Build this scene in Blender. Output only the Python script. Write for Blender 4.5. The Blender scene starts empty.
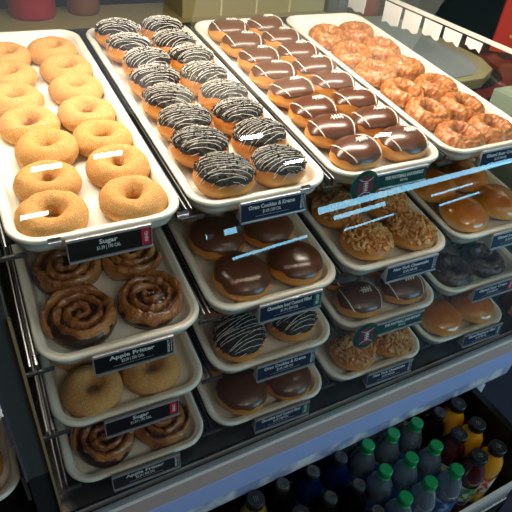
import bpy, bmesh, math, random
from mathutils import Vector, Matrix, noise
S = bpy.context.scene
C = S.collection
PI = math.pi
rnd = random.Random(7)
H = 1.15                       # height of the top tier's front rim above the floor

# ------------------------------------------------------------------ materials
def srgb(r, g, b):
    f = lambda c: (c/255/12.92) if c/255 <= .04045 else ((c/255+.055)/1.055)**2.4
    return (f(r), f(g), f(b), 1)
MATS = {}
def mat(name, col, rough=.5, metal=0, coat=0, spec=.5, sss=0, bump=None, var=None, emit=None, zramp=None, coatr=.1):
    """bump=(scale, strength, distance); var=(colour2, scale, lo, hi); zramp=[(z, colour)...] over object height"""
    if name in MATS: return MATS[name]
    m = bpy.data.materials.new(name); m.use_nodes = True; N = m.node_tree.nodes; L = m.node_tree.links
    p = N['Principled BSDF']
    p.inputs['Base Color'].default_value = col
    p.inputs['Roughness'].default_value = rough; p.inputs['Metallic'].default_value = metal
    p.inputs['Coat Weight'].default_value = coat; p.inputs['Coat Roughness'].default_value = coatr
    p.inputs['Specular IOR Level'].default_value = spec
    if sss:
        p.inputs['Subsurface Weight'].default_value = sss; p.inputs['Subsurface Radius'].default_value = (.012, .006, .003)
        p.inputs['Subsurface Scale'].default_value = .4
    tc = N.new('ShaderNodeTexCoord'); out = None
    if zramp:
        sp = N.new('ShaderNodeSeparateXYZ'); L.new(tc.outputs['Object'], sp.inputs[0])
        z0, z1 = zramp[0][0], zramp[-1][0]
        nz = N.new('ShaderNodeTexNoise'); nz.inputs['Scale'].default_value = 40; L.new(tc.outputs['Object'], nz.inputs['Vector'])
        ad = N.new('ShaderNodeMath'); ad.operation = 'MULTIPLY_ADD'; L.new(nz.outputs['Fac'], ad.inputs[0]); ad.inputs[1].default_value = .008; L.new(sp.outputs['Z'], ad.inputs[2])
        mr = N.new('ShaderNodeMapRange'); mr.inputs['From Min'].default_value = z0+.004; mr.inputs['From Max'].default_value = z1+.004
        L.new(ad.outputs[0], mr.inputs[0])
        rp = N.new('ShaderNodeValToRGB'); L.new(mr.outputs[0], rp.inputs[0])
        els = rp.color_ramp.elements
        for i, (z, c) in enumerate(zramp):
            t = (z-z0)/(z1-z0)
            if i == 0: e = els[0]; e.position = t
            elif i == len(zramp)-1: e = els[-1]; e.position = t
            else: e = els.new(t)
            e.color = c
        out = rp.outputs[0]
    if var:
        nz = N.new('ShaderNodeTexNoise'); nz.inputs['Scale'].default_value = var[1]; nz.inputs['Detail'].default_value = 6
        L.new(tc.outputs['Object'], nz.inputs['Vector'])
        mr = N.new('ShaderNodeMapRange'); mr.inputs['From Min'].default_value = var[2]; mr.inputs['From Max'].default_value = var[3]
        L.new(nz.outputs['Fac'], mr.inputs[0])
        mx = N.new('ShaderNodeMix'); mx.data_type = 'RGBA'; L.new(mr.outputs[0], mx.inputs[0])
        if out: L.new(out, mx.inputs[6])
        else: mx.inputs[6].default_value = col
        mx.inputs[7].default_value = var[0]; out = mx.outputs[2]
    if out: L.new(out, p.inputs['Base Color'])
    if bump:
        nz = N.new('ShaderNodeTexNoise'); nz.inputs['Scale'].default_value = bump[0]; nz.inputs['Detail'].default_value = 4
        L.new(tc.outputs['Object'], nz.inputs['Vector'])
        b = N.new('ShaderNodeBump'); b.inputs['Strength'].default_value = bump[1]; b.inputs['Distance'].default_value = bump[2]
        L.new(nz.outputs['Fac'], b.inputs['Height']); L.new(b.outputs[0], p.inputs['Normal'])
    if emit:
        p.inputs['Emission Color'].default_value = emit[0]; p.inputs['Emission Strength'].default_value = emit[1]
    MATS[name] = m; return m

def glass(name, tint=(1, 1, 1, 1), refl=1.0, rough=0.0, diffuse=None):
    m = bpy.data.materials.new(name); m.use_nodes = True; N = m.node_tree.nodes; L = m.node_tree.links
    N.remove(N['Principled BSDF']); out = N['Material Output']
    t = N.new('ShaderNodeBsdfTransparent'); t.inputs[0].default_value = tint
    g = N.new('ShaderNodeBsdfGlossy'); g.inputs['Roughness'].default_value = rough
    fr = N.new('ShaderNodeLayerWeight'); fr.inputs[0].default_value = .5
    pw = N.new('ShaderNodeMath'); pw.operation = 'POWER'; pw.inputs[1].default_value = 5; L.new(fr.outputs['Facing'], pw.inputs[0])
    ma = N.new('ShaderNodeMath'); ma.operation = 'MULTIPLY_ADD'; ma.inputs[1].default_value = .92; ma.inputs[2].default_value = .04; L.new(pw.outputs[0], ma.inputs[0])
    ml = N.new('ShaderNodeMath'); ml.operation = 'MULTIPLY'; ml.inputs[1].default_value = refl; ml.use_clamp = True; L.new(ma.outputs[0], ml.inputs[0])
    mx = N.new('ShaderNodeMixShader'); L.new(ml.outputs[0], mx.inputs[0]); L.new(t.outputs[0], mx.inputs[1]); L.new(g.outputs[0], mx.inputs[2])
    last = mx
    if diffuse:
        d = N.new('ShaderNodeBsdfDiffuse'); d.inputs[0].default_value = diffuse[0]
        m2 = N.new('ShaderNodeMixShader'); m2.inputs[0].default_value = diffuse[1]
        L.new(mx.outputs[0], m2.inputs[1]); L.new(d.outputs[0], m2.inputs[2]); last = m2
    L.new(last.outputs[0], out.inputs[0]); MATS[name] = m; return m

M_tray = mat('tray_cream', srgb(243, 240, 226), .32, coat=.3, bump=(60, .04, .002))
M_sugar = mat('sugar_dough', srgb(198, 132, 56), .75, sss=.12, bump=(1100, .6, .0010), var=(srgb(240, 206, 148), 1000, .46, .66), spec=.3)
M_bun = mat('fried_bun', srgb(210, 140, 66), .45, sss=.12, coat=.25, coatr=.3, bump=(70, .12, .002),
            zramp=[(0, srgb(165, 88, 28)), (.009, srgb(206, 130, 54)), (.018, srgb(226, 168, 84)), (.024, srgb(208, 138, 54)), (.034, srgb(196, 114, 44)), (.044, srgb(176, 92, 32))])
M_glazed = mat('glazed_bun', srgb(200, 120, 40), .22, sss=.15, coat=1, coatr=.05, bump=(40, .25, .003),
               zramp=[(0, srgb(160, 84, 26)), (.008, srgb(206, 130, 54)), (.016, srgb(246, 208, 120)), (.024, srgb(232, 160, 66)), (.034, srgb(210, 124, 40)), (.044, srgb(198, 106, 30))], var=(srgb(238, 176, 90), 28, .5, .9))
M_choc = mat('chocolate_icing', srgb(96, 54, 34), .3, coat=.35, coatr=.18, spec=.5, bump=(30, .06, .002), var=(srgb(100, 60, 40), 60, .4, .8))
M_dark = mat('dark_cookie_icing', srgb(46, 27, 18), .5, coat=.3, bump=(420, .9, .003), var=(srgb(22, 13, 10), 300, .4, .6))
M_crumbk = mat('cookie_crumb', srgb(30, 22, 20), .7, var=(srgb(62, 46, 38), 200, .4, .7))
M_white = mat('white_icing', srgb(250, 244, 230), .4, coat=.3)
M_crumb = mat('streusel_crumb', srgb(196, 132, 66), .7, bump=(500, .5, .001), var=(srgb(232, 190, 128), 60, .38, .62))
M_sour = mat('sour_cream_dough', srgb(176, 98, 40), .42, coat=.5, coatr=.2, bump=(260, .7, .003), var=(srgb(222, 164, 98), 110, .45, .70))
M_chocring = mat('chocolate_cake_dough', srgb(66, 36, 26), .4, coat=.5, coatr=.2, bump=(260, .7, .003), var=(srgb(98, 62, 48), 110, .45, .7))
M_roll = mat('rolled_dough', srgb(140, 66, 26), .30, coat=1, coatr=.08, bump=(150, .9, .008), var=(srgb(220, 148, 74), 38, .3, .8))
M_fill = mat('cinnamon_filling', srgb(46, 18, 9), .35, coat=.6, bump=(120, .8, .004), var=(srgb(120, 66, 40), 60, .5, .8))
M_black = mat('black_metal', srgb(24, 24, 26), .35, metal=.3)
M_blackm = mat('black_matte', srgb(14, 14, 15), .8)
M_steel = mat('brushed_steel', srgb(170, 172, 176), .25, metal=1, bump=(40, .03, .001))
M_chrome = mat('chrome_trim', srgb(215, 216, 218), .12, metal=1)
M_rail = mat('shelf_rail_steel', srgb(150, 150, 150), .35, metal=1)
M_deck = mat('dark_steel_deck', srgb(96, 96, 92), .28, metal=.9, bump=(12, .05, .003), var=(srgb(60, 60, 58), 8, .4, .7))
M_silver = mat('satin_silver_channel', srgb(205, 205, 210), .3, metal=.6)
M_mauve = mat('mauve_painted_reflection', srgb(200, 172, 164), .45, metal=0)  # brownish reflection on the steel bumper, put into the base colour
M_bluegrey = mat('blue_painted_reflection', srgb(176, 190, 244), .4, metal=0)  # blue reflection on the steel bumper, put into the base colour
M_trim = mat('pale_trim_painted_reflection', srgb(150, 162, 200), .35, metal=0, var=(srgb(235, 236, 238), 14, .45, .58))  # mottle is a reflected chequer pattern put into the base colour
M_tan = mat('tan_edge_trim', srgb(158, 128, 88), .5, bump=(50, .1, .002))
M_divider = mat('dark_grey_panel', srgb(74, 74, 72), .4, metal=.2)
M_cardk = mat('black_card', srgb(14, 13, 14), .6, spec=.2)
M_cardn = mat('navy_card', srgb(20, 34, 66), .55, spec=.25)
M_cardg = mat('dark_green_card', srgb(8, 60, 58), .5, spec=.3, var=(srgb(28, 96, 62), 60, .5, .7))
M_red = mat('red_strip', srgb(200, 30, 55), .4)
M_teal = mat('teal_strip', srgb(10, 110, 90), .4)
M_maroon = mat('maroon_print', srgb(112, 38, 52), .4)
M_text = mat('white_print', srgb(240, 240, 240), .5)
M_reflect = mat('white_reflection', srgb(250, 250, 250), .6)  # flat white for the reflected squares in the end glass
M_glass = glass('clear_glass', (.97, .98, .97, 1), refl=2.2)
M_endglass = glass('end_glass', (.93, .95, .93, 1), refl=1.2)
M_pet = glass('clear_bottle_plastic', (.80, .88, .93, 1), refl=5, rough=.02, diffuse=(srgb(210, 222, 226), .10))
M_petd = glass('dark_bottle_plastic', (.12, .10, .10, 1), refl=2.2, rough=.06, diffuse=(srgb(20, 14, 16), .7))
M_petb = glass('blue_bottle_plastic', (.12, .2, .5, 1), refl=2.2, rough=.06, diffuse=(srgb(16, 34, 90), .6))
M_green = mat('green_cap', srgb(14, 150, 84), .35, coat=.3)
M_capk = mat('black_cap', srgb(34, 34, 36), .4)
M_juice = mat('orange_juice', srgb(232, 160, 34), .25, coat=.8)
M_lemon = mat('lemonade', srgb(150, 140, 52), .25, coat=.8)
M_dred = mat('dark_red_juice', srgb(70, 14, 18), .25, coat=.8)
M_blabel = mat('blue_label', srgb(50, 88, 150), .4, var=(srgb(150, 180, 210), 40, .55, .65))
M_wlabel = mat('printed_label', srgb(228, 220, 200), .4, var=(srgb(190, 60, 40), 45, .52, .6))
M_glabel = mat('green_printed_label', srgb(210, 214, 196), .4, var=(srgb(50, 120, 60), 45, .5, .58))
M_floor = mat('floor_tiles', srgb(62, 66, 92), .5)
M_wall = mat('beige_wall', srgb(112, 104, 90), .8)
M_ceil = mat('ceiling_paint', srgb(130, 122, 100), .9)
M_olive = mat('olive_laminate', srgb(150, 138, 92), .5)
M_redp = mat('orange_red_board', srgb(214, 52, 22), .5)
M_yel = mat('yellow_print', srgb(240, 190, 60), .5)
M_redc = mat('red_plastic', srgb(150, 20, 34), .4)
M_brown = mat('brown_card', srgb(110, 66, 34), .6)
M_carton = mat('white_carton', srgb(196, 206, 186), .6)
M_gprint = mat('green_print', srgb(70, 110, 64), .6)
M_mar = mat('maroon_tray', srgb(104, 20, 20), .4, coat=.2)
M_plate = mat('grey_liner', srgb(186, 192, 196), .5)
M_wood = mat('reddish_wood', srgb(130, 62, 28), .5, bump=(30, .2, .003))
M_cream = mat('cream_rim', srgb(206, 196, 150), .5)

# ------------------------------------------------------------------ mesh helpers
class MB:
    def __init__(s): s.v = []; s.f = []
    def add(s, vs, fs):
        n = len(s.v); s.v += [tuple(v) for v in vs]; s.f += [tuple(i+n for i in f) for f in fs]
    def box(s, x0, x1, y0, y1, z0, z1, M=None):
        vs = [Vector((x, y, z)) for x in (x0, x1) for y in (y0, y1) for z in (z0, z1)]
        if M: vs = [M @ v for v in vs]
        s.add(vs, [(0, 1, 3, 2), (4, 6, 7, 5), (0, 4, 5, 1), (2, 3, 7, 6), (0, 2, 6, 4), (1, 5, 7, 3)])
    def loft(s, loops, cap0=True, cap1=True, closed=True):
        n = len(loops[0]); base = len(s.v)
        for l in loops: s.v += [tuple(v) for v in l]
        for i in range(len(loops)-1):
            for j in range(n if closed else n-1):
                a = base+i*n+j; b = base+i*n+(j+1) % n
                s.f.append((a, b, b+n, a+n))
        if cap0: s.f.append(tuple(base+j for j in reversed(range(n))))
        if cap1: s.f.append(tuple(base+(len(loops)-1)*n+j for j in range(n)))
    def lathe(s, prof, n=24, cx=0, cy=0, cap0=True, cap1=True):
        s.loft([[(cx+r*math.cos(2*PI*j/n), cy+r*math.sin(2*PI*j/n), z) for j in range(n)] for r, z in prof], cap0, cap1)
    def tube(s, pts, r, n=6, rf=None):
        pts = [Vector(p) for p in pts]; loops = []
        for i, p in enumerate(pts):
            d = (pts[min(i+1, len(pts)-1)]-pts[max(i-1, 0)]).normalized()
            up = Vector((0, 0, 1)) if abs(d.z) < .9 else Vector((1, 0, 0))
            a = d.cross(up).normalized(); b = a.cross(d)
            rr = r if rf is None else rf(i/(len(pts)-1))
            loops.append([p+(a*math.cos(2*PI*j/n)+b*math.sin(2*PI*j/n))*rr for j in range(n)])
        s.loft(loops)
    def mesh(s, name, m, smooth=True, bevel=0):
        me = bpy.data.meshes.new(name); me.from_pydata(s.v, [], s.f)
        bm = bmesh.new(); bm.from_mesh(me); bmesh.ops.recalc_face_normals(bm, faces=bm.faces)
        if bevel: bmesh.ops.bevel(bm, geom=list(bm.edges), offset=bevel, segments=2, affect='EDGES', profile=.6)
        bm.to_mesh(me); bm.free()
        me.materials.append(m)
        if smooth: me.shade_smooth() if not bevel else None
        return me
def obj(name, me, parent=None, M=None):
    o = bpy.data.objects.new(name, me); C.objects.link(o)
    if parent: o.parent = parent
    if M is not None: o.matrix_local = M
    return o
def tag(o, label, cat, group=None):
    o['label'] = label; o['category'] = cat
    if group: o['group'] = group
    return o
def thing(name, label, cat, M=None, group=None):
    o = bpy.data.objects.new(name, None); C.objects.link(o); o.empty_display_size = .02
    if M is not None: o.matrix_world = M
    return tag(o, label, cat, group)
def struct(name, mb, m):
    o = obj(name, mb.mesh(name, m, smooth=False)); o['kind'] = 'structure'; return o
def boxpart(name, m, parent, *b, M=None, bevel=0):
    mb = MB(); mb.box(*b, M=M); return obj(name, mb.mesh(name, m, smooth=False, bevel=bevel), parent)
def copy_tree(o, parent=None):
    c = o.copy(); C.objects.link(c)
    if parent: c.parent = parent
    for ch in list(o.children): copy_tree(ch, c)
    return c
T = Matrix.Translation
def RX(a): return Matrix.Rotation(a, 4, 'X')
def RY(a): return Matrix.Rotation(a, 4, 'Y')
def RZ(a): return Matrix.Rotation(a, 4, 'Z')
TXT = {}
def text_mesh(s, size, m, align='LEFT', bold=.0, vertical=False, width=None):
    """lettering as a thin mesh standing in the xz plane, facing -y"""
    cu = bpy.data.curves.new('lettering', 'FONT'); cu.body = s; cu.size = size; cu.align_x = align; cu.extrude = .0002; cu.offset = bold; cu.resolution_u = 2
    o = bpy.data.objects.new('tmp', cu); C.objects.link(o)
    dg = bpy.context.evaluated_depsgraph_get(); me = bpy.data.meshes.new_from_object(o.evaluated_get(dg))
    bpy.data.objects.remove(o)
    if width:
        xs = [v.co.x for v in me.vertices]; w = max(xs)-min(xs)
        if w > 0: me.transform(Matrix.Scale(width/w, 4, (1, 0, 0)))
    me.transform(RX(PI/2) @ (RZ(PI/2) if vertical else Matrix.Identity(4)))
    me.materials.clear(); me.materials.append(m); me.name = 'lettering'; return me

# ------------------------------------------------------------------ tray frames (four tiers, four columns)
PITCH = .26514
TY = [0, -.08091, -.10174, -.11576]; TZ = [0, -.15132, -.28011, -.42265]
TS = [.08102, .119, .119, .119]; TW = [.0113, .030, .034, .034]
def frame(t, x):
    s, w = TS[t], TW[t]
    M = Matrix.Identity(4)
    for i, v in enumerate([(math.cos(w), -math.sin(w)*math.cos(s), -math.sin(w)*math.sin(s)), (math.sin(w), math.cos(w)*math.cos(s), math.cos(w)*math.sin(s)), (0, -math.sin(s), math.cos(s))]):
        for k in range(3): M[k][i] = v[k]
    M.translation = (x, TY[t], TZ[t]+H); return M

def rrect(W, L, ins, z, R=.046, n=10):
    pts = []; r = max(R-ins, .004)
    for cx, cy, a0 in ((W-ins-r, L-ins-r, 0), (ins+r, L-ins-r, PI/2), (ins+r, ins+r, PI), (W-ins-r, ins+r, 1.5*PI)):
        for k in range(n+1):
            a = a0+PI/2*k/n; pts.append((cx+r*math.cos(a), cy+r*math.sin(a), z))
    return pts
mb = MB()
W_, L_ = .25, .70
prof = [(.017, -.0275), (.010, -.026), (.006, -.016), (.003, -.006), (.0005, -.0055), (-.0005, -.003), (.0005, 0), (.003, .0015), (.0085, .0008), (.0095, -.0008), (.0125, -.0012), (.0145, -.003), (.017, -.015), (.0205, -.0212), (.026, -.0225), (.035, -.023)]
mb.loft([rrect(W_, L_, i, z) for i, z in prof])
ME_tray = mb.mesh('tray', M_tray)

# ------------------------------------------------------------------ pastries
def ring_mesh(name, m, R=.0262, r=.0178, hz=.92, seed=0, rough=.0012, crag=0, nu=72, nv=28):
    mb = MB(); loops = []
    sd = Vector((seed*7.3, seed*3.1, seed))
    for i in range(nu):
        a = 2*PI*i/nu; ca, sa = math.cos(a), math.sin(a); lp = []
        rr = r*(1+.07*noise.noise(Vector((ca*1.3, sa*1.3, 0))+sd)); RR = R*(1+.05*noise.noise(Vector((ca, sa, 4))+sd))
        for j in range(nv):
            b = 2*PI*j/nv; cb, sb = math.cos(b), math.sin(b)
            rho = rr*(1+.06*abs(math.cos(2*b)))
            x = RR+rho*cb; z = rho*hz*sb
            P = Vector((x*ca, x*sa, z))
            d = noise.fractal(P*90+sd, .8, 2, 3)*rough
            if crag:
                up = max(0, sb)
                d += crag*noise.fractal(P*150+sd, .6, 2, 4)*(.5+.8*up)
                ringcut = math.exp(-((b-PI*.36-.25*noise.noise(Vector((ca*2, sa*2, 1))+sd))/.16)**2)
                d -= ringcut*.0036
                if sb < .35: d += .0011*math.sin(a*34+3*noise.noise(P*40))*(1 if cb > 0 else .3)
            nrm = Vector((cb*ca, cb*sa, sb))
            P += nrm*d; P.z = max(P.z, -r*hz*.88)
            P.z += r*hz*.88; lp.append(P)
        loops.append(lp)
    loops.append(loops[0]); n0 = len(mb.v)
    mb.loft(loops, False, False)
    me = bpy.data.meshes.new(name)
    bm = bmesh.new()
    vs = [bm.verts.new(v) for v in mb.v]
    for f in mb.f: bm.faces.new([vs[k] for k in f])
    bmesh.ops.remove_doubles(bm, verts=bm.verts, dist=1e-6); bmesh.ops.recalc_face_normals(bm, faces=bm.faces)
    bm.to_mesh(me); bm.free(); me.materials.append(m); me.shade_smooth(); return me

class Bun:
    def __init__(s, rx=.044, ry=.044, h=.042, seed=0): s.rx, s.ry, s.h, s.seed = rx, ry, h, seed; s.zc = h*.46
    def k(s, th): return 1+.035*noise.noise(Vector((math.cos(th)*1.2, math.sin(th)*1.2, s.seed*5.3)))
    def top(s, rho): return s.zc+(s.h-s.zc)*max(0, 1-rho**2.6)**.5
    def pt(s, rho, th, off=0):
        k = s.k(th); x, y = s.rx*rho*k*math.cos(th), s.ry*rho*k*math.sin(th); z = s.top(rho)
        n = Vector((math.cos(th)*rho**2, math.sin(th)*rho**2, max(.05, (1-rho**3)*1.1))).normalized()
        return Vector((x, y, z))+n*off
    def xy(s, x, y, off=0):
        th = math.atan2(y/s.ry, x/s.rx); rho = math.hypot(x/s.rx, y/s.ry)
        return s.pt(min(rho, 1.0), th, off)
    def bun(s, m, name='bun'):
        mb = MB(); n = 48; loops = []
        for i in range(9):                       # underside
            q = i/8; b = -PI/2+(PI/2)*q; rho = max(.02, math.cos(b)**.55)
            z = s.zc*(1-abs(math.sin(b))**1.3)
            loops.append([(s.rx*rho*s.k(2*PI*j/n)*math.cos(2*PI*j/n), s.ry*rho*s.k(2*PI*j/n)*math.sin(2*PI*j/n), z) for j in range(n)])
        for i in range(1, 15):
            rho = math.cos(PI/2*i/15)**.8
            loops.append([s.pt(rho, 2*PI*j/n) for j in range(n)])
        mb.loft(loops)
        for i, v in enumerate(mb.v):
            d = .0007*noise.noise(Vector(v)*80+Vector((s.seed, 0, 0))); mb.v[i] = (v[0]*(1+d*20), v[1]*(1+d*20), v[2]+d*(v[2] > .003))
        return mb.mesh(name, m)
    def icing(s, m, edge=.88, thick=.0022, rough=0, name='icing', wav=.04):
        mb = MB(); n = 64; loops = []
        E = lambda th: min(.975, edge+wav*noise.noise(Vector((math.cos(th)*2.2, math.sin(th)*2.2, s.seed+9)))*1.6)
        m_ = 16
        for i in range(m_+1):
            q = max(.02, math.sin(PI/2*i/m_))
            lp = []
            for j in range(n):
                th = 2*PI*j/n; e = E(th); P = s.pt(e*q, th, thick*(1-q**8*.35))
                if rough: P += Vector((0, 0, 1))*rough*noise.fractal(P*140, .7, 2, 3)+Vector((math.cos(th), math.sin(th), 0))*rough*.6*noise.noise(P*160)
                lp.append(P)
            loops.append(lp)
        loops.append([s.pt(min(.995, E(2*PI*j/n)+.014), 2*PI*j/n, thick*.35) for j in range(n)])
        loops.append([s.pt(E(2*PI*j/n)-.02, 2*PI*j/n, -.0012) for j in range(n)])
        mb.loft(loops, True, True)
        return mb.mesh(name, m)
def chunks(b, m, count, seed, rmax=.88, s0=.0022, s1=.005, name='crumbs', off=.0015):
    rr = random.Random(seed); mb = MB()
    bm = bmesh.new(); bmesh.ops.create_icosphere(bm, subdivisions=1, radius=1); vs = [v.co.copy() for v in bm.verts]; fs = [[v.index for v in f.verts] for f in bm.faces]; bm.free()
    for _ in range(count):
        rho = rmax*math.sqrt(rr.random()); th = rr.random()*2*PI; sz = rr.uniform(s0, s1)*(1 if rr.random() < .8 else 1.3)
        P = b.pt(rho, th, off+rr.uniform(0, .002)); q = Matrix.Rotation(rr.random()*6, 3, Vector((rr.random(), rr.random(), rr.random())).normalized())
        sc = Vector((rr.uniform(.7, 1.2), rr.uniform(.6, 1.1), rr.uniform(.6, 1)))
        mb.add([P+q @ Vector((v.x*sc.x, v.y*sc.y, v.z*sc.z))*sz*.5*rr.uniform(.75, 1.25) for v in vs], fs)
    return mb.mesh(name, m, smooth=False)

PROTO = {}
def make_kind(kind, k):
    key = (kind, k)
    root = bpy.data.objects.new({'sugar': 'sugar_doughnut', 'oreo': 'cookie_crumb_doughnut', 'football': 'chocolate_iced_doughnut', 'custard': 'chocolate_iced_doughnut', 'cheese': 'crumb_topped_doughnut',
                                 'glazed': 'glazed_filled_doughnut', 'sour': 'glazed_cake_doughnut', 'chocring': 'chocolate_cake_doughnut', 'roll': 'apple_fritter_roll'}[kind], None)
    if kind == 'sugar': root = bpy.data.objects.new(root.name, ring_mesh('sugar_doughnut', M_sugar, seed=k+1, R=.0282-.0010*k, r=.0165+.0006*k, hz=1.0))
    elif kind == 'sour': root = bpy.data.objects.new(root.name, ring_mesh('glazed_cake_doughnut', M_sour, R=.0300, r=.0158, hz=1.1, seed=k+11, crag=.0017, nu=120, nv=40))
    elif kind == 'chocring': root = bpy.data.objects.new(root.name, ring_mesh('chocolate_cake_doughnut', M_chocring, R=.0280, r=.0165, hz=1.0, seed=k+21, crag=.0017, nu=120, nv=40))
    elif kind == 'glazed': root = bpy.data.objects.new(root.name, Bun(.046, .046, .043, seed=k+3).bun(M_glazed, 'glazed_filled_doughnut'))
    C.objects.link(root)
    P = lambda n, me: obj(n, me, root)
    if kind == 'oreo':
        b = Bun(.0455, .0435, .045, seed=k+1); P('bun', b.bun(M_bun)); P('icing', b.icing(M_dark, .90, .0026, .0024))
        P('cookie_crumbs', chunks(b, M_crumbk, 300, k+5, .90, .0020, .0048, off=.0026))['kind'] = 'stuff'
        mb = MB(); rr = random.Random(k)
        n = 15
        for i in range(n):
            y0 = -.93+1.86*(i+.5)/n; sl = rr.uniform(-.35, .45); xm = math.sqrt(max(0, 1-y0*y0))*rr.uniform(.88, 1.0)
            pts = []
            for q in range(19):
                x = -xm+2*xm*q/18; y = y0+sl*x*.45+.035*noise.noise(Vector((x*3, i*3.3, k)))
                rho = math.hypot(x, y)
                if rho < .99: pts.append(b.pt(rho, math.atan2(y, x), .0050 if rho < .84 else .0016)+Vector((0, 0, rr.uniform(-.0006, .0004))))
            if len(pts) > 4: mb.tube(pts, .00046, 5)
        P('icing_drizzle', mb.mesh('icing_drizzle', M_white))
    elif kind == 'football':
        b = Bun(.052, .0405, .043, seed=k+2); P('bun', b.bun(M_bun)); P('icing', b.icing(M_choc, .93, .0026))
        mb = MB(); rr = random.Random(k+3)
        for sx in (-1, 1):
            pts = []
            for q in range(17):
                t = -1+2*q/16; y = t*.0375; x = sx*(.024+.011*(1-t*t))-.003+rr.uniform(-.0004, .0004)
                if math.hypot(x/b.rx, y/b.ry) < .97: pts.append(b.xy(x, y, .0032))
            mb.tube(pts, .0010, 6)
        y0 = .001
        mb.tube([b.xy(-.008+.026*q/8, y0+.001*math.sin(q), .0036) for q in range(9)], .0012, 6)
        for q in range(4):
            x = -.004+.0060*q; mb.tube([b.xy(x+.0008*j, y0-.0065+.013*j/4, .0046) for j in range(5)], .0015, 6)
        P('icing_laces', mb.mesh('icing_laces', M_white))
    elif kind == 'custard':
        b = Bun(.046, .046, .043, seed=k+4); P('bun', b.bun(M_bun)); P('icing', b.icing(M_choc, .93, .0024))
    elif kind == 'cheese':
        b = Bun(.045, .045, .040, seed=k+6); P('bun', b.bun(M_bun)); P('crumb_topping', chunks(b, M_crumb, 330, k+8, .93, .0045, .0085, name='crumb_topping', off=.001))['kind'] = 'stuff'
    elif kind == 'roll':
        mb = MB(); turns = 3.0; n = 190; loops = []
        for i in range(n+1):
            q = i/n; a = q*turns*2*PI+k*1.3; R = .004+.040*q; nv = 14
            c = Vector((R*math.cos(a), R*math.sin(a), 0)); er = Vector((math.cos(a), math.sin(a), 0))
            w = .0061*(min(1, (1-q)*14+.15))*(1+.15*noise.noise(Vector((a*1.5, k, 0)))); lp = []
            hh = .0165*(1-.12*q)*min(1, .35+(1-q)*12)
            for j in range(nv):
                b = 2*PI*j/nv; V = c+er*w*math.cos(b)+Vector((0, 0, .0168+hh*math.sin(b)))
                d = .0040*noise.fractal(V*60+Vector((k*9, 0, 0)), .8, 2, 3)
                V += (er*math.cos(b)+Vector((0, 0, math.sin(b))))*d; V.z = max(V.z, 0); lp.append(V)
            loops.append(lp)
        mb.loft(loops); P('rolled_dough', mb.mesh('rolled_dough', M_roll))
        mb = MB(); m_ = 14
        mb.loft([[(r*math.cos(2*PI*j/40), r*math.sin(2*PI*j/40), z+(.0025*noise.noise(Vector((r*math.cos(2*PI*j/40), r*math.sin(2*PI*j/40), k))*120) if z > .01 else 0)) for j in range(40)] for r, z in [(.001, .001), (.040, .001), (.043, .012), (.040, .0215), (.032, .0235), (.024, .025), (.016, .0255), (.008, .026), (.001, .026)]])
        P('cinnamon_filling', mb.mesh('cinnamon_filling', M_fill))
    PROTO[key] = root; root['_first'] = 1
    return root
NV = {'sugar': 3, 'oreo': 3, 'football': 3, 'custard': 2, 'cheese': 2, 'glazed': 2, 'sour': 3, 'chocring': 2, 'roll': 3}
CNT = {}
def place(kind, M, label, group, cat='doughnut'):
    CNT[kind] = CNT.get(kind, -1)+1; k = CNT[kind] % NV[kind]
    if (kind, k) in PROTO: o = copy_tree(PROTO[(kind, k)])
    else: o = make_kind(kind, k)
    o.matrix_world = M
    for key in ('_first',):
        if key in o: del o[key]
    return tag(o, label, cat, group)

BASE = -.0222
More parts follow.
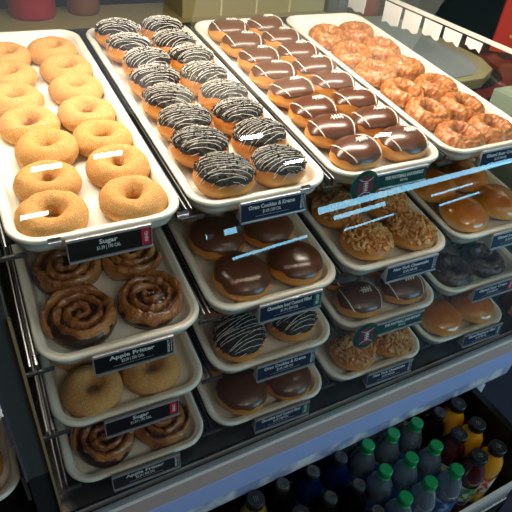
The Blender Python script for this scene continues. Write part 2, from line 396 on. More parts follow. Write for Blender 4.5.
# (tier, column): kind, tray name, left line [(a,b)], right line [(a,b)]
LAY = {
 (0, 0): ('sugar', 'sugar doughnut', [(.067, .058), (.078, .138), (.094, .226), (.082, .312), (.072, .405), (.078, .495), (.082, .588)], [(.184, .060), (.188, .150), (.188, .238), (.180, .326), (.184, .418), (.186, .508), (.180, .598)]),
 (0, 1): ('oreo', 'cookie crumb doughnut', [(.072, .060), (.063, .142), (.070, .222), (.068, .304), (.069, .386), (.078, .466), (.067, .548), (.066, .630)], [(.172, .058), (.180, .140), (.176, .222), (.178, .300), (.170, .382), (.178, .466), (.168, .548), (.170, .632)]),
 (0, 2): ('football', 'football doughnut', [(.071, .056), (.066, .132), (.070, .208), (.067, .288), (.066, .370), (.070, .450), (.071, .532), (.070, .614)], [(.180, .060), (.174, .140), (.180, .220), (.176, .300), (.176, .380), (.180, .460), (.180, .540), (.176, .622)]),
 (0, 3): ('sour', 'glazed cake doughnut', [(.070, .058), (.066, .152), (.068, .246), (.066, .345), (.070, .450), (.068, .560)], [(.170, .064), (.168, .158), (.172, .252), (.166, .360), (.168, .462), (.164, .572)]),
 (1, 0): ('roll', 'apple fritter roll', [(.074, .072), (.072, .180), (.074, .288)], [(.180, .076), (.178, .184), (.178, .290)]),
 (1, 1): ('custard', 'custard doughnut', [(.074, .062), (.068, .160), (.072, .258)], [(.180, .064), (.172, .160), (.174, .258)]),
 (1, 2): ('cheese', 'cheesecake doughnut', [(.080, .066), (.070, .162), (.072, .258)], [(.184, .064), (.182, .160), (.180, .256)]),
 (1, 3): ('glazed', 'glazed lemon doughnut', [(.070, .066), (.066, .164), (.070, .262)], [(.181, .078), (.172, .176), (.176, .272)]),
 (2, 0): ('sugar', 'sugar doughnut', [(.068, .060), (.070, .150), (.070, .240)], [(.168, .066), (.174, .158), (.172, .250)]),
 (2, 1): ('oreo', 'cookie crumb doughnut', [(.070, .060), (.066, .150), (.070, .240)], [(.180, .062), (.174, .150), (.176, .240)]),
 (2, 2): ('football', 'football doughnut', [(.074, .056), (.072, .136), (.072, .218)], [(.182, .060), (.180, .140), (.180, .220)]),
 (2, 3): ('chocring', 'chocolate cake doughnut', [(.070, .062), (.070, .160), (.070, .255)], [(.168, .066), (.172, .164), (.170, .260)]),
 (3, 0): ('roll', 'apple fritter roll', [(.074, .070), (.074, .178)], [(.178, .070), (.178, .178)]),
 (3, 1): ('custard', 'custard doughnut', [(.078, .060), (.070, .156)], [(.180, .058), (.176, .156)]),
 (3, 2): ('cheese', 'cheesecake doughnut', [(.082, .060), (.072, .156)], [(.184, .058), (.180, .156)]),
 (3, 3): ('glazed', 'glazed raspberry doughnut', [(.074, .062), (.074, .160)], [(.180, .060), (.176, .158)]),
}
SC = {'sugar': (1.12, 1.12, 1.08), 'oreo': (1.13, 1.05, 1.2), 'football': (1.05, 1.06, 1.15), 'sour': (1.06, 1.06, 1.05), 'custard': (1.12, 1.12, 1.12), 'cheese': (1.13, 1.13, 1.15), 'glazed': (1.14, 1.14, 1.15), 'chocring': (1.12, 1.12, 1.05), 'roll': (1.2, 1.2, 1.15)}
TIER = ['top', 'second', 'third', 'bottom']; COL = ['first', 'second', 'third', 'fourth']
ORD = ['nearest the price tag', 'second from the price tag', 'third from the price tag', 'fourth from the price tag', 'fifth from the price tag', 'sixth from the price tag', 'seventh from the price tag', 'eighth from the price tag']
LOOK = {'sugar': 'sugared ring doughnut', 'oreo': 'dark crumb doughnut', 'football': 'football laced doughnut', 'custard': 'plain chocolate iced doughnut', 'cheese': 'golden crumb topped doughnut', 'glazed': 'shiny glazed bun', 'sour': 'craggy glazed ring', 'chocring': 'dark chocolate ring', 'roll': 'glazed spiral fritter roll'}
TNAME = ['top', 'second-tier', 'third-tier', 'bottom-tier']
for (t, c), (kind, nm, LL, RR) in LAY.items():
    F = frame(t, c*PITCH)
    tr = obj('doughnut_tray', ME_tray); tr.matrix_world = F
    tag(tr, f'cream plastic tray of {LOOK[kind]}s on the {TNAME[t].replace("-tier", "")} tier, {COL[c]} column', 'tray', 'cream trays in the display case')
    for side, pts in (('left', LL), ('right', RR)):
        for i, (a, b) in enumerate(pts):
            jig = .0 if kind in ('roll',) else 1
            M = F @ T((a+rnd.uniform(-.0015, .0015), b+rnd.uniform(-.0015, .0015), BASE)) @ RX(jig*rnd.uniform(-.05, .05)) @ RY(jig*rnd.uniform(-.05, .05))
            if kind == 'football': M = M @ RZ(rnd.uniform(-.16, .2)+.06)
            elif kind == 'oreo': M = M @ RZ(rnd.uniform(-.3, .3))
            else: M = M @ RZ(rnd.uniform(-PI, PI))
            if t == 0 and i > 0 and kind in ('oreo', 'football', 'sour'): M = T((0, 0, .0022)) @ M @ RX(-.07)
            sx, sy, sz = SC[kind]; sc = rnd.uniform(.98, 1.02)
            M = M @ Matrix.Diagonal((sx*sc, sy*sc, sz*sc, 1))
            place(kind, M, f'{LOOK[kind]} in {side} line of {TNAME[t]} tray, {ORD[i]}', f'{LOOK[kind]}s on the {TNAME[t]} tray')

# ------------------------------------------------------------------ price tags
def price_tag(t, c, title, price, card, side=None, a0=.071, w=.118, lean=.12):
    F = frame(t, c*PITCH); h = .0355
    M = F @ T((a0, -.0075, (.001, .004, .005, .009)[t])) @ RX(-TS[t]-lean)
    r = thing('price_tag', f'{title_word(title)} price tag hanging on {TNAME[t]} tray, {COL[c]} column', 'price tag', M, 'price tags clipped to the trays')
    mb = MB(); mb.box(0, w, -.0012, .0, -h, -.002); obj('card', mb.mesh('card', card, False), r)
    mb = MB(); mb.box(-.001, w+.001, -.0032, .0015, -.0042, 0); mb.box(-.001, w+.001, -.004, .0015, -h-.0022, -h+.0012)
    mb.box(-.001, w+.001, .0002, .0012, -h, 0)
    obj('tag_channel', mb.mesh('tag_channel', M_silver, False, bevel=.0005), r)
    for x in (-.0012, w):
        mb = MB(); mb.add([(x, -.001, -.001), (x, .001, -.001), (x, .015, -h*.9), (x, -.001, -h), (x+.0012, -.001, -.001), (x+.0012, .001, -.001), (x+.0012, .015, -h*.9), (x+.0012, -.001, -h)],
               [(0, 1, 2, 3), (7, 6, 5, 4), (0, 4, 5, 1), (1, 5, 6, 2), (2, 6, 7, 3), (3, 7, 4, 0)])
        obj('end_cap', mb.mesh('end_cap', M_silver, False), r)
    n = len(title); tw = min(w*.72, n*.0052)
    o = obj('title_lettering', text_mesh(title, .0100, M_text, 'CENTER', .00022, width=tw), r); o.location = (w*.47, -.0014, -.0155)
    o = obj('price_lettering', text_mesh(price, .0078, M_text, 'CENTER', .0001, width=.034), r); o.location = (w*.47, -.0014, -.0245)
    mb = MB()
    if card is not M_cardg and title not in ('Sugar',):
        mb.box(w*.22, w*.74, -.0015, -.0011, -.0292, -.0286)
        obj('fine_print_line', mb.mesh('fine_print_line', M_silver, False), r)
    if side:
        txt, m = side
        if m: mb = MB(); mb.box(w-.0145, w-.002, -.0016, -.0011, -h+.003, -.0045); obj('flavour_strip', mb.mesh('flavour_strip', m, False), r)
        o = obj('side_lettering', text_mesh(txt, .0068, M_text, 'CENTER', .0001, vertical=True), r)
        k = .025/max(.001, o.dimensions.z) if o.dimensions.z > .025 else 1
        o.scale = (k, 1, k); o.location = (w-.0055, -.0019, -h/2-.001)
        if not m:
            mb = MB(); mb.box(w-.0030, w-.0022, -.0015, -.0011, -h+.004, -.006); obj('strip_outline', mb.mesh('strip_outline', M_text, False), r)
    return r
def title_word(t): return {'Oreo Cookies & Kreme': 'cookie crumb', 'Sugar': 'sugar', 'Apple Fritter': 'apple fritter', 'Chocolate Iced Custard Filled': 'custard', 'New York Cheesecake': 'cheesecake',
    'Glazed Sour Cream': 'glazed cake', 'Glazed Lemon Filled': 'glazed lemon', 'Chocolate Cake': 'chocolate cake', 'Glazed Raspberry Filled': 'glazed raspberry', 'THE FOOTBALL DOUGHNUT': 'football'}[t]
price_tag(0, 0, 'Sugar', '$1.39 | 190 CAL', M_cardk, ('RING', M_red))
price_tag(0, 1, 'Oreo Cookies & Kreme', '$1.69 | 350 CAL', M_cardn, ('SPECIALTY', None))
price_tag(0, 3, 'Glazed Sour Cream', '$1.39 | 340 CAL', M_cardn, ('RING', M_red))
price_tag(1, 0, 'Apple Fritter', '$2.09 | 350 CAL', M_cardk, ('SPECIALTY', None))
price_tag(1, 1, 'Chocolate Iced Custard Filled', '$1.39 | 300 CAL', M_cardn, ('FILLED', M_teal), a0=.077)
price_tag(1, 2, 'New York Cheesecake', '$1.69 | 340 CAL', M_cardn, ('SPECIALTY', None), a0=.079)
price_tag(1, 3, 'Glazed Lemon Filled', '$1.39 | 300 CAL', M_cardn, ('FILLED', M_teal), a0=.090)
price_tag(2, 0, 'Sugar', '$1.39 | 190 CAL', M_cardk, ('RING', M_red))
price_tag(2, 1, 'Oreo Cookies & Kreme', '$1.69 | 350 CAL', M_cardn, ('SPECIALTY', None), a0=.074)
price_tag(2, 3, 'Glazed Sour Cream', '$1.39 | 300 CAL', M_cardn, ('RING', M_red), a0=.077)
price_tag(3, 0, 'Apple Fritter', '$2.09 | 350 CAL', M_cardk, ('SPECIALTY', None), a0=.068)
price_tag(3, 1, 'Chocolate Iced Custard Filled', '$1.39 | 300 CAL', M_cardn, ('FILLED', M_teal), a0=.076)
price_tag(3, 2, 'New York Cheesecake', '$1.69 | 340 CAL', M_cardn, ('SPECIALTY', None), a0=.079)
price_tag(3, 3, 'Glazed Raspberry Filled', '$1.39 | 300 CAL', M_cardn, ('FILLED', M_teal), a0=.094)
def football_tag(t, c, a0):
    F = frame(t, c*PITCH); h = .030; w = .150
    M = F @ T((a0, -.0075, .001+.002*t)) @ RX(-TS[t]-.12)
    r = thing('football_price_tag', f'green football doughnut tag with round badge on {TNAME[t]} tray, {COL[c]} column', 'price tag', M, 'price tags clipped to the trays')
    mb = MB(); mb.box(.024, w, -.0012, 0, -h, -.002); obj('card', mb.mesh('card', M_cardg, False), r)
    mb = MB(); mb.box(.026, w+.001, -.0032, .0015, -.0042, 0); mb.box(.040, w+.001, -.004, .0015, -h-.0022, -h+.0012); mb.box(.03, w+.001, .0002, .0012, -h, 0)
    obj('tag_channel', mb.mesh('tag_channel', M_silver, False, bevel=.0005), r)
    cx, cz, R = .006, -.017, .0290
    def disc(name, m, rx, rz, y0, y1):
        mb = MB(); n = 40
        mb.loft([[(cx+rx*math.cos(2*PI*j/n), y, cz+rz*math.sin(2*PI*j/n)) for j in range(n)] for y in (y0, y1)])
        return obj(name, mb.mesh(name, m, False), r)
    disc('badge', M_cardg, R, R, -.0060, -.0044); disc('badge_rim', M_teal, R*1.04, R*1.04, -.0052, -.0044)
    disc('football_print', M_maroon, .0175, .0215, -.0066, -.0060)
    mb = MB()
    for sz in (-1, 1): mb.tube([(cx+.0150*q/6, -.0068, cz+sz*(.0165-.0060*(1-(q/6)**2))) for q in range(-6, 7)], .0006, 5)
    mb.tube([(cx, -.0068, cz-.009), (cx, -.0068, cz+.009)], .0009, 5)
    for q in (-1.5, -.5, .5, 1.5): mb.tube([(cx-.005, -.0068, cz+q*.0045), (cx+.005, -.0068, cz+q*.0045)], .0009, 5)
    obj('lace_print', mb.mesh('lace_print', M_text), r)
    o = obj('title_lettering', text_mesh('THE FOOTBALL DOUGHNUT', .0088, M_text, 'CENTER', .0003, width=.090), r); o.location = (.098, -.0014, -.0155)
    o = obj('price_lettering', text_mesh('360 CAL', .0065, M_text, 'CENTER', .0001, width=.018), r); o.location = (.098, -.0014, -.0235)
football_tag(0, 2, .040)
football_tag(2, 2, .040)

# ------------------------------------------------------------------ display case
case = thing('display_case', 'black and chrome glass fronted doughnut case holding four tiers of trays', 'display case', T((0, -.13, H-1.15)))
case.matrix_world = Matrix.Identity(4)
def cbox(name, m, x0, x1, y0, y1, z0, z1, bevel=0, M=None): return boxpart(name, m, case, x0, x1, y0, y1, z0+H, z1+H, bevel=bevel, M=M)
XE = 1.085
cbox('base_deck', M_deck, -.052, XE+.02, -.128, .76, -.490, -.466)
for y in (-.138, -.149): cbox('door_track', M_silver, -.052, XE+.02, y-.0018, y+.0018, -.474, -.460)
cbox('track_bed', M_blackm, -.052, XE+.02, -.148, -.126, -.50, -.470)
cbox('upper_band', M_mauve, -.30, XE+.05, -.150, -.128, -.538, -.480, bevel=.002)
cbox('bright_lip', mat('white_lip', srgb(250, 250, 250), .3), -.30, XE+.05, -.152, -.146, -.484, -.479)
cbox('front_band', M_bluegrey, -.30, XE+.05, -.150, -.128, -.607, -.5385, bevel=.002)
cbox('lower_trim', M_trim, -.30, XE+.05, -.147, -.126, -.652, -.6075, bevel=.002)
cbox('back_panel', M_blackm, -.055, XE, .762, .775, -.49, .03)
cbox('divider', M_divider, -.053, -.022, -.128, .76, -.49, .01, bevel=.002)
cbox('divider', M_blackm, -.0535, -.0215, -.1281, .76, -.49, -.33)
cbox('edge_trim', M_tan, -.0220, -.0185, -.135, -.127, -.466, .0)
cbox('tan_reflection', M_tan, -.034, -.010, -.140, -.1285, -.505, -.452, bevel=.002)  # tan block stands in for the edge trim's reflection on the deck
cbox('divider_trim', M_chrome, -.056, -.0525, -.132, -.126, -.33, .01)
# shelf hardware between the columns: two rails and a dark gap
for t in range(4):
    for c in range(-0, 5):
        xc = c*PITCH-.0075; F = frame(t, xc)
        for dx in (-.0042, .0042):
            mb = MB(); mb.box(dx-.0010, dx+.0010, .012, .70, -.020, -.006)
            o = obj('shelf_rail', mb.mesh('shelf_rail', M_rail, False), case); o.matrix_world = F
        if c < 4:
            mb = MB(); mb.box(-.012, .027, .012, .016, -.031, -.025); o = obj('shelf_front_bar', mb.mesh('shelf_front_bar', M_divider, False), case); o.matrix_world = F
            mb = MB(); mb.box(.0, PITCH, .045, .70, -.0325, -.029); o = obj('shelf_plate', mb.mesh('shelf_plate', M_black, False), case); o.matrix_world = F
# glass: sloping lower door, leaning upper pane
def pane(name, A, B, x0, x1, m=M_glass, th=.004):
    a, b = Vector((0, A[0], A[1])), Vector((0, B[0], B[1])); n = (b-a).cross(Vector((1, 0, 0))).normalized()*th
    mb = MB(); vs = []
    for x in (x0, x1):
        for p in (a, b, b+n, a+n): vs.append((x, p.y, p.z+H))
    mb.add(vs, [(0, 1, 2, 3), (7, 6, 5, 4), (0, 4, 5, 1), (1, 5, 6, 2), (2, 6, 7, 3), (3, 7, 4, 0)])
    return obj(name, mb.mesh(name, m, False), case)
def pane1(name, A, B, x0, x1):
    mb = MB(); mb.add([(x0, A[0], A[1]+H), (x1, A[0], A[1]+H), (x1, B[0], B[1]+H), (x0, B[0], B[1]+H)], [(0, 1, 2, 3)])
    return obj(name, mb.mesh(name, M_glass, False), case)
mb = MB(); n = 28; yy = -.045; loops = []      # bowed lower glass
for i in range(n+1):
    z = .035-.497*i/n
    loops.append([(-.02, yy, z+H), (XE, yy, z+H)])
    yy -= (.34-.25*(i+.5)/n)*.497/n
mb.loft(loops, False, False, closed=False); lg = obj('lower_glass', mb.mesh('lower_glass', M_glass), case)
pane1('upper_glass', (-.043, .037), (.25, .49), -.30, XE)
for x in (.052, .2245, .425):
    for k in (0, 1): cbox('glass_clip', M_silver, x-.008, x+.008, -.050, -.0445, .033-.006*k, .0355-.006*k)
# canopy with the lamp strip over the top tier
cbox('canopy', M_black, -.30, XE+.02, .24, .70, .505, .56)
cbox('lamp_housing', M_steel, -.20, XE, .245, .36, .486, .503)
def area(name, loc, sx, sy, power, col, rot=(0, 0, 0), spread=PI):
    l = bpy.data.lights.new(name, 'AREA'); l.shape = 'RECTANGLE'; l.size = sx; l.size_y = sy; l.energy = power; l.color = col; l.spread = spread
    o = bpy.data.objects.new(name, l); C.objects.link(o); o.location = loc; o.rotation_euler = rot; return o
area('case_lamp', (.45, .285, H+.484), 1.2, .07, 12.5, (1, .89, .74))
# clear end panel with bright top edge and white sheets under it standing in for reflections
endp = thing('end_glass_panel', 'clear end glass panel with white top edge at the far end of the case', 'glass panel', T((1.1, 0, H)))
ep = boxpart('pane', M_endglass, endp, -.002, .002, -.06, .80, -.45, .108)
boxpart('top_edge', mat('white_edge', srgb(240, 238, 232), .3), endp, -.004, .004, -.06, .80, .108, .116)
NY = [.750, .590, .508, .430, .358, .287]; NW = [.042, .037, .034, .033, .030, .026]
NL = ['partly cut off by the picture edge', 'largest one fully seen', 'second whole one from the back', 'middle whole one', 'second one from the red board', 'smallest one, nearest the red board']
for i, (y, w) in enumerate(zip(NY, NW)):
    mb = MB(); n = 9; hh = [.060, .052, .046, .036, .028, .020][i]
    top = [(-.0045, y-w+2*w*j/n*.98, .104) for j in range(n+1)]
    bot = [(-.0050, y-w*.95+2*w*j/n*.93, .104-hh+.003*math.sin(j*1.1+i)) for j in range(n+1)]
    vs = [(p[0], p[1], p[2]) for p in top]+[(p[0], p[1], p[2]) for p in bot]; k = n+1
    vs2 = [(v[0]+.0012, v[1], v[2]) for v in vs]
    fs = [(j, j+1, k+j+1, k+j) for j in range(n)]+[(2*k+j+1, 2*k+j, 3*k+j, 3*k+j+1) for j in range(n)]
    mb.add(vs+vs2, fs+[(j, 2*k+j, 2*k+j+1, j+1) for j in range(n)]+[(k+j, k+j+1, 3*k+j+1, 3*k+j) for j in range(n)]+[(0, k, 3*k, 2*k), (n, 2*k+n, 3*k+n, k+n)])
    o = obj('reflection_sheet', mb.mesh('reflection_sheet', M_reflect, False)); o.matrix_world = T((1.1, 0, H))
    tag(o, 'white sheet standing in for a reflection in the end glass panel, '+NL[i], 'reflection', 'reflections on the end panel')

# ------------------------------------------------------------------ neighbouring case at the left edge
nb = thing('neighbouring_case', 'dark neighbouring display case beside the tan edged divider', 'display case', T((-.3, -.13, 0)))
nb.matrix_world = Matrix.Identity(4)
boxpart('shelf_plate', M_black, nb, -.33, -.060, -.05, .70, H-.266, H-.262)
boxpart('base_deck', M_deck, nb, -.33, -.056, -.128, .76, H-.49, H-.466)
boxpart('side_bracket', mat('pale_blue_bracket', srgb(150, 168, 180), .3, metal=.3), nb, -.062, -.0565, -.11, .5, H-.262, H-.19)
boxpart('side_bracket', M_divider, nb, -.062, -.0565, -.12, .5, H-.40, H-.33)
for i, (t, z, nm) in enumerate(((2, -.235, 'upper'), (3, -.378, 'lower'))):
    F = frame(t, -.062-.25); F.translation = Vector((-.062-.25, -.098-.008*i, H+z))
    tr = obj('doughnut_tray', ME_tray); tr.matrix_world = F
    tag(tr, f'{nm} cream tray cut off at the edge, in the neighbouring case', 'tray', 'cream trays in the display case')
    for q, (a, b) in enumerate(((.18, .065), (.18, .16))):
        place('glazed', F @ T((a, b, BASE)), f'brown glazed bun on {nm} tray of neighbouring case, {ORD[q]}', 'buns in the neighbouring case')

# ------------------------------------------------------------------ drinks cooler under the case
ck = thing('drinks_cooler', 'open black drinks cooler with wire basket front below the doughnut case', 'cooler', T((.5, -.3, 0)))
ck.matrix_world = Matrix.Identity(4)
ZB = -.640-.215
boxpart('cooler_shelf', M_black, ck, -.30, 1.0, -.365, .30, H+ZB-.02, H+ZB)
boxpart('cooler_back', M_blackm, ck, -.30, 1.0, .30, .32, .0, H-.66)
boxpart('cooler_side', mat('dark_cooler_side', srgb(60, 58, 54), .3, metal=.8), ck, 1.0, 1.02, -.36, .30, .0, H-.655)
boxpart('cooler_side', M_black, ck, -.32, -.30, -.36, .30, .0, H-.655)
boxpart('cooler_top', M_blackm, ck, -.30, 1.02, -.12, .32, H-.66, H-.653)
boxpart('end_frame', M_trim, ck, 1.02, 1.05, -.15, -.10, .0, H-.653)
boxpart('kick_plate', M_black, ck, -.30, 1.02, -.36, -.34, 0, H+ZB-.02)
wire = mat('white_wire', srgb(225, 226, 230), .4)
mb = MB(); mb.box(-.30, 1.0, -.362, -.354, H-.765, H-.757); mb.box(-.30, 1.0, -.362, -.354, H-.85, H-.845)
obj('basket_rail', mb.mesh('basket_rail', wire, False), ck)
for k in range(26):
    x = .62+.0148*k; mb = MB(); mb.tube([(x, -.358, H-.848), (x, -.358, H-.760)], .0030, 6); obj('basket_wire', mb.mesh('basket_wire', wire), ck)

def bottle(kind, M, label, group):
    key = ('bottle', kind)
    if key in PROTO: r = copy_tree(PROTO[key])
    else:
        water = kind == 'water'
        r = bpy.data.objects.new({'water': 'water_bottle', 'cola': 'cola_bottle', 'blue': 'soft_drink_bottle'}.get(kind, 'juice_bottle'), None); C.objects.link(r)
        body_m = {'water': M_pet, 'cola': M_petd, 'blue': M_petb, 'orange': M_juice, 'lemon': M_lemon, 'red': M_dred}[kind]
        lab_m = {'water': M_blabel, 'cola': M_dred, 'blue': M_blabel, 'orange': M_wlabel, 'lemon': M_glabel, 'red': M_glabel}[kind]
        R = .0325; mb = MB()
        if kind in ('orange', 'lemon', 'red'):
            prof = [(.001, .0), (R*.85, 0), (R, .006), (R, .05), (R*.96, .055), (R*.96, .125), (R, .132), (R*.98, .150), (R*.85, .170), (R*.62, .184), (.0175, .190), (.0165, .200)]; cr, ch, z0 = .0195, .019, .196
        else:
            prof = [(.001, .0), (R*.8, 0), (R, .008), (R, .040), (R*.96, .044), (R, .048), (R, .112), (R*.95, .117), (R, .122), (R*.95, .128), (R, .134), (R*.96, .146), (R*.89, .155), (R*.80, .164), (R*.70, .172), (R*.58, .180), (.0135, .190), (.0125, .200)]; cr, ch, z0 = .0152, .0175, .198
        mb.lathe(prof, 40)
        if kind in ('water', 'cola', 'blue'):
            for i_, v in enumerate(mb.v):
                if .10 < v[2] < .186:
                    a_ = math.atan2(v[1], v[0]); f_ = 1-.045*abs(math.sin(a_*4+v[2]*14))*min(1, (v[2]-.10)*40); mb.v[i_] = (v[0]*f_, v[1]*f_, v[2])
        obj('bottle_body', mb.mesh('bottle_body', body_m), r)
        if water:
            mb = MB(); mb.lathe([(.001, .002), (R*.92, .003), (R*.90, .14), (R*.74, .158), (.001, .1585)], 28)
            obj('water', mb.mesh('water', glass('water', (.55, .74, .86, 1), refl=1.0, diffuse=(srgb(110, 150, 185), .22))), r)
            mb = MB(); mb.lathe([(.0135, .188), (.0162, .190), (.0162, .193), (.0135, .195)], 24); obj('neck_ring', mb.mesh('neck_ring', M_green), r)
        mb = MB(); mb.lathe([(R+.0004, .058), (R+.0006, .060), (R+.0006, .118), (R+.0004, .120)], 32, cap0=False, cap1=False)
        obj('bottle_label', mb.mesh('bottle_label', lab_m), r)
        mb = MB(); n = 48; cap_m = M_green if water else M_capk; loops = []
        for rr_, z in [(cr, z0), (cr, z0+ch-.0025), (cr-.0018, z0+ch), (.001, z0+ch)]:
            loops.append([((rr_+(.0005 if j % 2 and rr_ == cr else 0))*math.cos(2*PI*j/n), (rr_+(.0005 if j % 2 and rr_ == cr else 0))*math.sin(2*PI*j/n), z) for j in range(n)])
        mb.loft(loops); cp = obj('cap', mb.mesh('cap', cap_m, False), r)
        if not water:
            mb = MB(); z = z0+ch+.0002
            if kind in ('cola', 'blue'):
                for rad in (.0042, .0080, .0115): mb.tube([(rad*math.cos(2*PI*j/24), rad*math.sin(2*PI*j/24), z) for j in range(22 if rad < .01 else 25)], .0006, 4)
            else:
                for q in (-1, 0, 1): mb.box(-.006, .006, q*.004-.0006, q*.004+.0006, z-.0003, z+.0002)
            obj('cap_print', mb.mesh('cap_print', mat('grey_print', srgb(120, 120, 124), .5)), cp)
        PROTO[key] = r
    r.matrix_world = M; return tag(r, label, 'bottle', group)
BX = {.34: 0, .41: 1, .487: 2, .563: 3, .640: 4, .715: 5, .790: 6, .865: 7, .928: 8}
rows = [(-.303, ['lemon', 'lemon', 'blue', 'cola', 'water', 'water', 'water', 'red', 'orange']),
        (-.236, ['lemon', 'lemon', 'cola', 'cola', 'water', 'water', 'water', 'red', 'orange']),
        (-.168, ['lemon', 'cola', 'blue', 'blue', 'water', 'water', 'water', 'cola', 'orange']),
        (-.100, ['cola', 'cola', 'blue', 'blue', 'water', 'water', 'water', 'red', 'red'])]
RN = ['front row', 'second row', 'third row', 'back row']
BN = {'water': 'clear water bottle with green cap', 'cola': 'dark cola bottle with ringed black cap', 'blue': 'dark blue soft drink bottle', 'orange': 'orange juice bottle with black cap', 'lemon': 'yellow lemonade bottle with black cap', 'red': 'dark red juice bottle with black cap'}
for ri, (y, ks) in enumerate(rows):
    for xi, k in enumerate(ks):
        x = sorted(BX)[xi]
        bottle(k, T((x+rnd.uniform(-.002, .002), y+rnd.uniform(-.002, .002), H+ZB)) @ RZ(rnd.random()*6),
               f'{BN[k]}, cooler {RN[ri]}, {["last","eighth","seventh","sixth","fifth","fourth","third","second","first"][xi]} from the wall', f'{k} bottles in the cooler')

# ------------------------------------------------------------------ behind and beside the case
bc = thing('back_counter', 'olive topped work counter behind the display case', 'counter', T((.5, 1.2, 0))); bc.matrix_world = Matrix.Identity(4)
boxpart('counter_top', M_olive, bc, -.6, 1.12, .90, 1.11, H-.05, H-.01)
boxpart('counter_body', M_blackm, bc, -.6, 1.12, .94, 1.10, 0, H-.05)
cab = thing('olive_cabinet', 'tall olive panelled cabinet standing on the back counter', 'cabinet', Matrix.Identity(4))
boxpart('cabinet_body', M_olive, cab, .62, 1.12, .945, 1.10, H-.01, H+.55)
for x in (.74, .86, .98): boxpart('panel_strip', M_cream, cab, x, x+.006, .940, .945, H-.008, H+.54)
def jar(x, y, z, r, h, m, lid, label, name='canister'):
    o = thing(name, label, 'container', T((x, y, z)))
    mb = MB(); mb.lathe([(.001, 0), (r*.92, 0), (r, .01), (r, h*.8), (r*.9, h*.9), (r*.8, h)], 28); obj('jar_body', mb.mesh('jar_body', m), o)
    mb = MB(); mb.lathe([(r*.86, h), (r*.86, h+.02), (.001, h+.022)], 28); obj('lid', mb.mesh('lid', lid), o)
    return o
jar(.22, 1.04, H-.01, .062, .2, M_redc, M_capk, 'red canister on the back counter behind the sugar doughnuts')
jar(.36, 1.05, H-.01, .045, .18, M_brown, M_capk, 'brown canister on the back counter beside the red one')
sc_ = thing('side_counter', 'dark side counter beyond the end glass panel', 'counter', Matrix.Identity(4))
boxpart('counter_top', M_blackm, sc_, 1.13, 2.4, .26, 1.5, H-.08, H-.05)
boxpart('counter_body', M_blackm, sc_, 1.15, 2.4, .28, 1.5, 0, H-.08)
boxpart('corner_post', M_wood, sc_, 1.115, 1.145, -.08, -.04, 0, H-.235)
boxpart('lower_shelf', M_blackm, sc_, 1.115, 1.7, -.09, .25, H-.235, H-.215)
for (x, y, lb, m) in ((1.20, .98, 'clear jar with dark lid on the side counter behind cake doughnuts', M_pet), (1.31, .95, 'red labelled jar on the side counter near the white reflections', M_redc), (1.56, 1.02, 'dark grey jar farthest along the side counter', M_divider)):
    jar(x, y, H-.05, .036, .13, m, M_capk, lb, 'jar')
# serving platter: cream rim, grey liner
sp = thing('serving_tray', 'large cream rimmed tray with grey liner on the side counter', 'tray', T((0, 0, H-.048)))
def poly(name, m, pts, z0, z1, parent, bevel=0):
    mb = MB(); mb.loft([[(x, y, z) for x, y in pts] for z in (z0, z1)]); return obj(name, mb.mesh(name, m, False, bevel=bevel), parent)
outer = [(1.14, .33), (1.24, .335), (1.32, .38), (1.36, .46), (1.37, .60), (1.37, .80), (1.36, .88), (1.14, .90)]
poly('tray_rim', M_cream, outer, 0, .03, sp, .004)
inner = [(1.142, .35), (1.235, .355), (1.30, .40), (1.33, .47), (1.335, .60), (1.335, .80), (1.33, .86), (1.142, .875)]
poly('grey_liner', M_plate, [(x-.02 if x > 1.2 else x, y) for x, y in inner], .030, .033, sp)
mt = poly('maroon_mat', M_mar, [(1.135, .262), (1.60, .262), (1.62, .50), (1.44, .54), (1.40, .42), (1.33, .345), (1.24, .312), (1.135, .305)], 0, .012, None, .002)
mt.location = (0, 0, H-.05); tag(mt, 'maroon mat with curved edge lying in front of the cream rimmed tray', 'mat')
bd = thing('menu_board', 'orange red menu board standing upright behind the end glass panel', 'sign', T((1.485, .54, H-.035)) @ RZ(-.55))
boxpart('board', M_redp, bd, 0, .34, 0, .012, 0, .42, bevel=.002)
for i, (z, w, m) in enumerate(((.165, .06, M_yel), (.135, .05, M_text), (.125, .05, M_text), (.085, .04, M_text), (.045, .05, M_yel), (.205, .05, M_text))):
    boxpart('printed_line', m, bd, .045, .045+w, -.001, .0, z, z+.009)
boxpart('board_foot', M_blackm, bd, .02, .32, -.05, .06, -.003, .0)
cr_ = thing('white_carton', 'white carton with green print beside the end glass panel', 'box', T((1.118, -.035, H-.215)))
boxpart('carton_body', M_carton, cr_, 0, .36, 0, .24, 0, .232, bevel=.003)
for s, x, z, m in (('A2', .03, .16, M_gprint),):
    o = obj('carton_lettering', text_mesh(s, .05, m, 'LEFT', .001), cr_); o.location = (x, -.001, z)
def leafp(cx, cz, r, parent):
    mb = MB(); n = 18
    for k in range(3):
        a0 = k*2.1; X, Z = cx+r*.5*math.cos(a0), cz+r*.5*math.sin(a0)
        mb.loft([[(y, X+r*.5*math.cos(2*PI*j/n), Z+r*.33*math.sin(2*PI*j/n)) for j in range(n)] for y in (-.0015, -.0003)])
    return obj('leaf_print', mb.mesh('leaf_print', M_gprint, False), parent)
leafp(.05, .19, .03, cr_); leafp(.14, .185, .034, cr_)
boxpart('orange_stripe', M_yel, cr_, -.0012, 0, .008, .02, .05, .12)

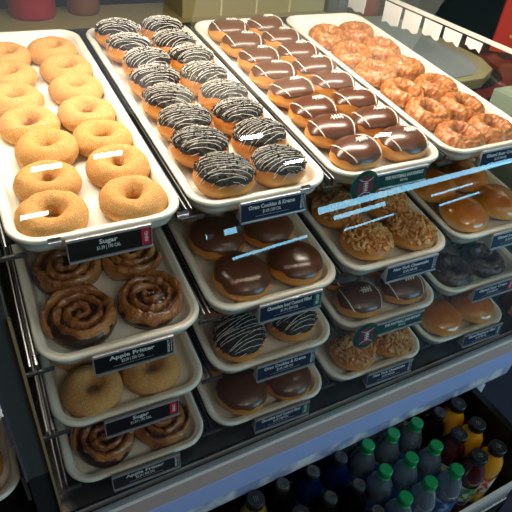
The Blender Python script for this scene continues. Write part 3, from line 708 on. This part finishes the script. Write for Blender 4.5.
# ------------------------------------------------------------------ room shell
X0, X1, Y0, Y1, ZC = -3.0, 10.0, -6.6, 3.2, 2.9
mb = MB(); mb.loft([[(X0, -3.45, z), (1.2, -3.45, z), (X1, -6.44, z), (X1, Y1, z), (X0, Y1, z)] for z in (-.05, 0)]); struct('floor', mb, M_floor)
mb = MB(); mb.box(X0, X1, Y0, Y1, ZC, ZC+.05); struct('ceiling', mb, M_ceil)
mb = MB(); mb.box(X0-.1, X0, -3.45, Y1, 0, ZC); struct('wall_left', mb, M_wall)
mb = MB(); mb.box(X1, X1+.1, Y0, Y1, 0, ZC); struct('wall_right', mb, M_wall)
mb = MB(); mb.box(X0, X1, Y1, Y1+.1, 0, ZC); struct('wall_back', mb, M_blackm)
# the shop front: a straight piece and an angled glazed piece with windows cut in it, the large upper one added for daylight
ANG = -math.atan(.34); WM = T((1.2, -3.35, 0)) @ RZ(ANG); WL = 9.32
u = lambda x: (x-1.2)/math.cos(ANG)
HOLES = [(u(2.84), u(8.9), .76, .885), (u(3.06), u(4.14), .60, .69), (u(3.2), u(4.3), .37, .43), (u(1.47), u(1.56), .82, .90), (u(1.66), u(1.88), .82, .91), (u(1.7), u(2.75), .46, .52), (u(5.0), u(6.4), .50, .56), (u(5.2), u(6.6), .24, .31), (u(1.9), u(9.0), 1.3, 2.5)]
us = sorted({0, WL} | {h[0] for h in HOLES} | {h[1] for h in HOLES}); zs = sorted({0, ZC} | {h[2] for h in HOLES} | {h[3] for h in HOLES})
mb = MB(); mb.box(X0, 1.2, -3.45, -3.35, 0, ZC)
for a, b in zip(us, us[1:]):
    for c, d in zip(zs, zs[1:]):
        if not any(h[0] <= (a+b)/2 <= h[1] and h[2] <= (c+d)/2 <= h[3] for h in HOLES): mb.box(a, b, -.10, 0, c, d, M=WM)
struct('wall_front', mb, M_wall)
mb = MB()
for k in range(7): x = HOLES[-1][0]+(HOLES[-1][1]-HOLES[-1][0])*k/6; mb.box(x-.03, x+.03, -.08, -.03, 1.3, 2.5, M=WM)
struct('fill_window_1', mb, M_black)  # bars of the unseen upper opening, added for frontal daylight
# ceiling lamps: a row of small linear heads and two soft panels
for i, (x, y) in enumerate(((-.5, -2.2), (.34, -2.17), (.70, -2.14), (1.70, -2.19), (3.0, -2.45), (.24, -2.66), (2.2, -2.6))):
    f = thing('ceiling_lamp', ['small linear ceiling lamp nearest the solid wall', 'small linear ceiling lamp over the first tray column', 'small linear ceiling lamp between the two panel lights', 'small linear ceiling lamp over the warm panel light edge', 'small linear ceiling lamp farthest from the solid wall', 'small linear ceiling lamp set back toward the shop front', 'small linear ceiling lamp set back behind the warm panel light'][i], 'lamp', T((x, y, ZC)), 'small lamps in the ceiling row')
    boxpart('lamp_body', M_black, f, -.10, .10, -.04, .04, -.05, 0)
    area('lamp_light', (x, y, ZC-.052), .17, .045, 3.4, (1, .93, .82))
for i, (x0, x1, col, e, nm) in enumerate(((.05, .95, (.85, .88, .9, 1), .65, 'cool white'), (1.05, 2.75, (1, .90, .55, 1), 1.05, 'warm yellowish'))):
    f = thing('ceiling_panel_light', f'{nm} flat panel light in the ceiling before the case', 'lamp', T((x0, -1.85, ZC)))
    boxpart('panel_frame', M_wall, f, 0, x1-x0, 0, .85, -.03, 0)
    boxpart('diffuser', mat('diffuser_'+nm.split()[0], (1, 1, 1, 1), .5, emit=(col, e)), f, .03, x1-x0-.03, .03, .82, -.034, -.03)

w = bpy.data.worlds.new('World'); S.world = w; w.use_nodes = True
bg = w.node_tree.nodes['Background']; bg.inputs[0].default_value = (.28, .72, 1, 1); bg.inputs[1].default_value = 9
h = HOLES[-1]; l = area('fill_window_portal', (0, 0, 0), h[1]-h[0], h[3]-h[2], 1, (1, 1, 1)); l.data.cycles.is_portal = True
l.matrix_world = WM @ T(((h[0]+h[1])/2, -.11, (h[2]+h[3])/2)) @ RX(PI/2)

# ------------------------------------------------------------------ camera
cam = bpy.data.cameras.new('camera'); co = bpy.data.objects.new('camera', cam); C.objects.link(co)
cam.sensor_fit = 'HORIZONTAL'; cam.sensor_width = 36; cam.lens = 544.197*36/512; cam.clip_start = .01
R = Matrix(((0.88121823, 0.23110218, -0.4123666), (-0.46428327, 0.58711477, -0.6631269), (0.08885645, 0.77581443, 0.62467312))).to_4x4()
R.translation = (-.01096946, -.62781235, .46648731+H); co.matrix_world = R
S.camera = co
vs = S.view_settings; vs.view_transform = 'Standard'; vs.look = 'None'; vs.exposure = 0; vs.gamma = 1; vs.use_curve_mapping = False
S.cycles.use_denoising = True; S.cycles.transparent_max_bounces = 24; S.cycles.max_bounces = 8; S.cycles.sample_clamp_indirect = 6
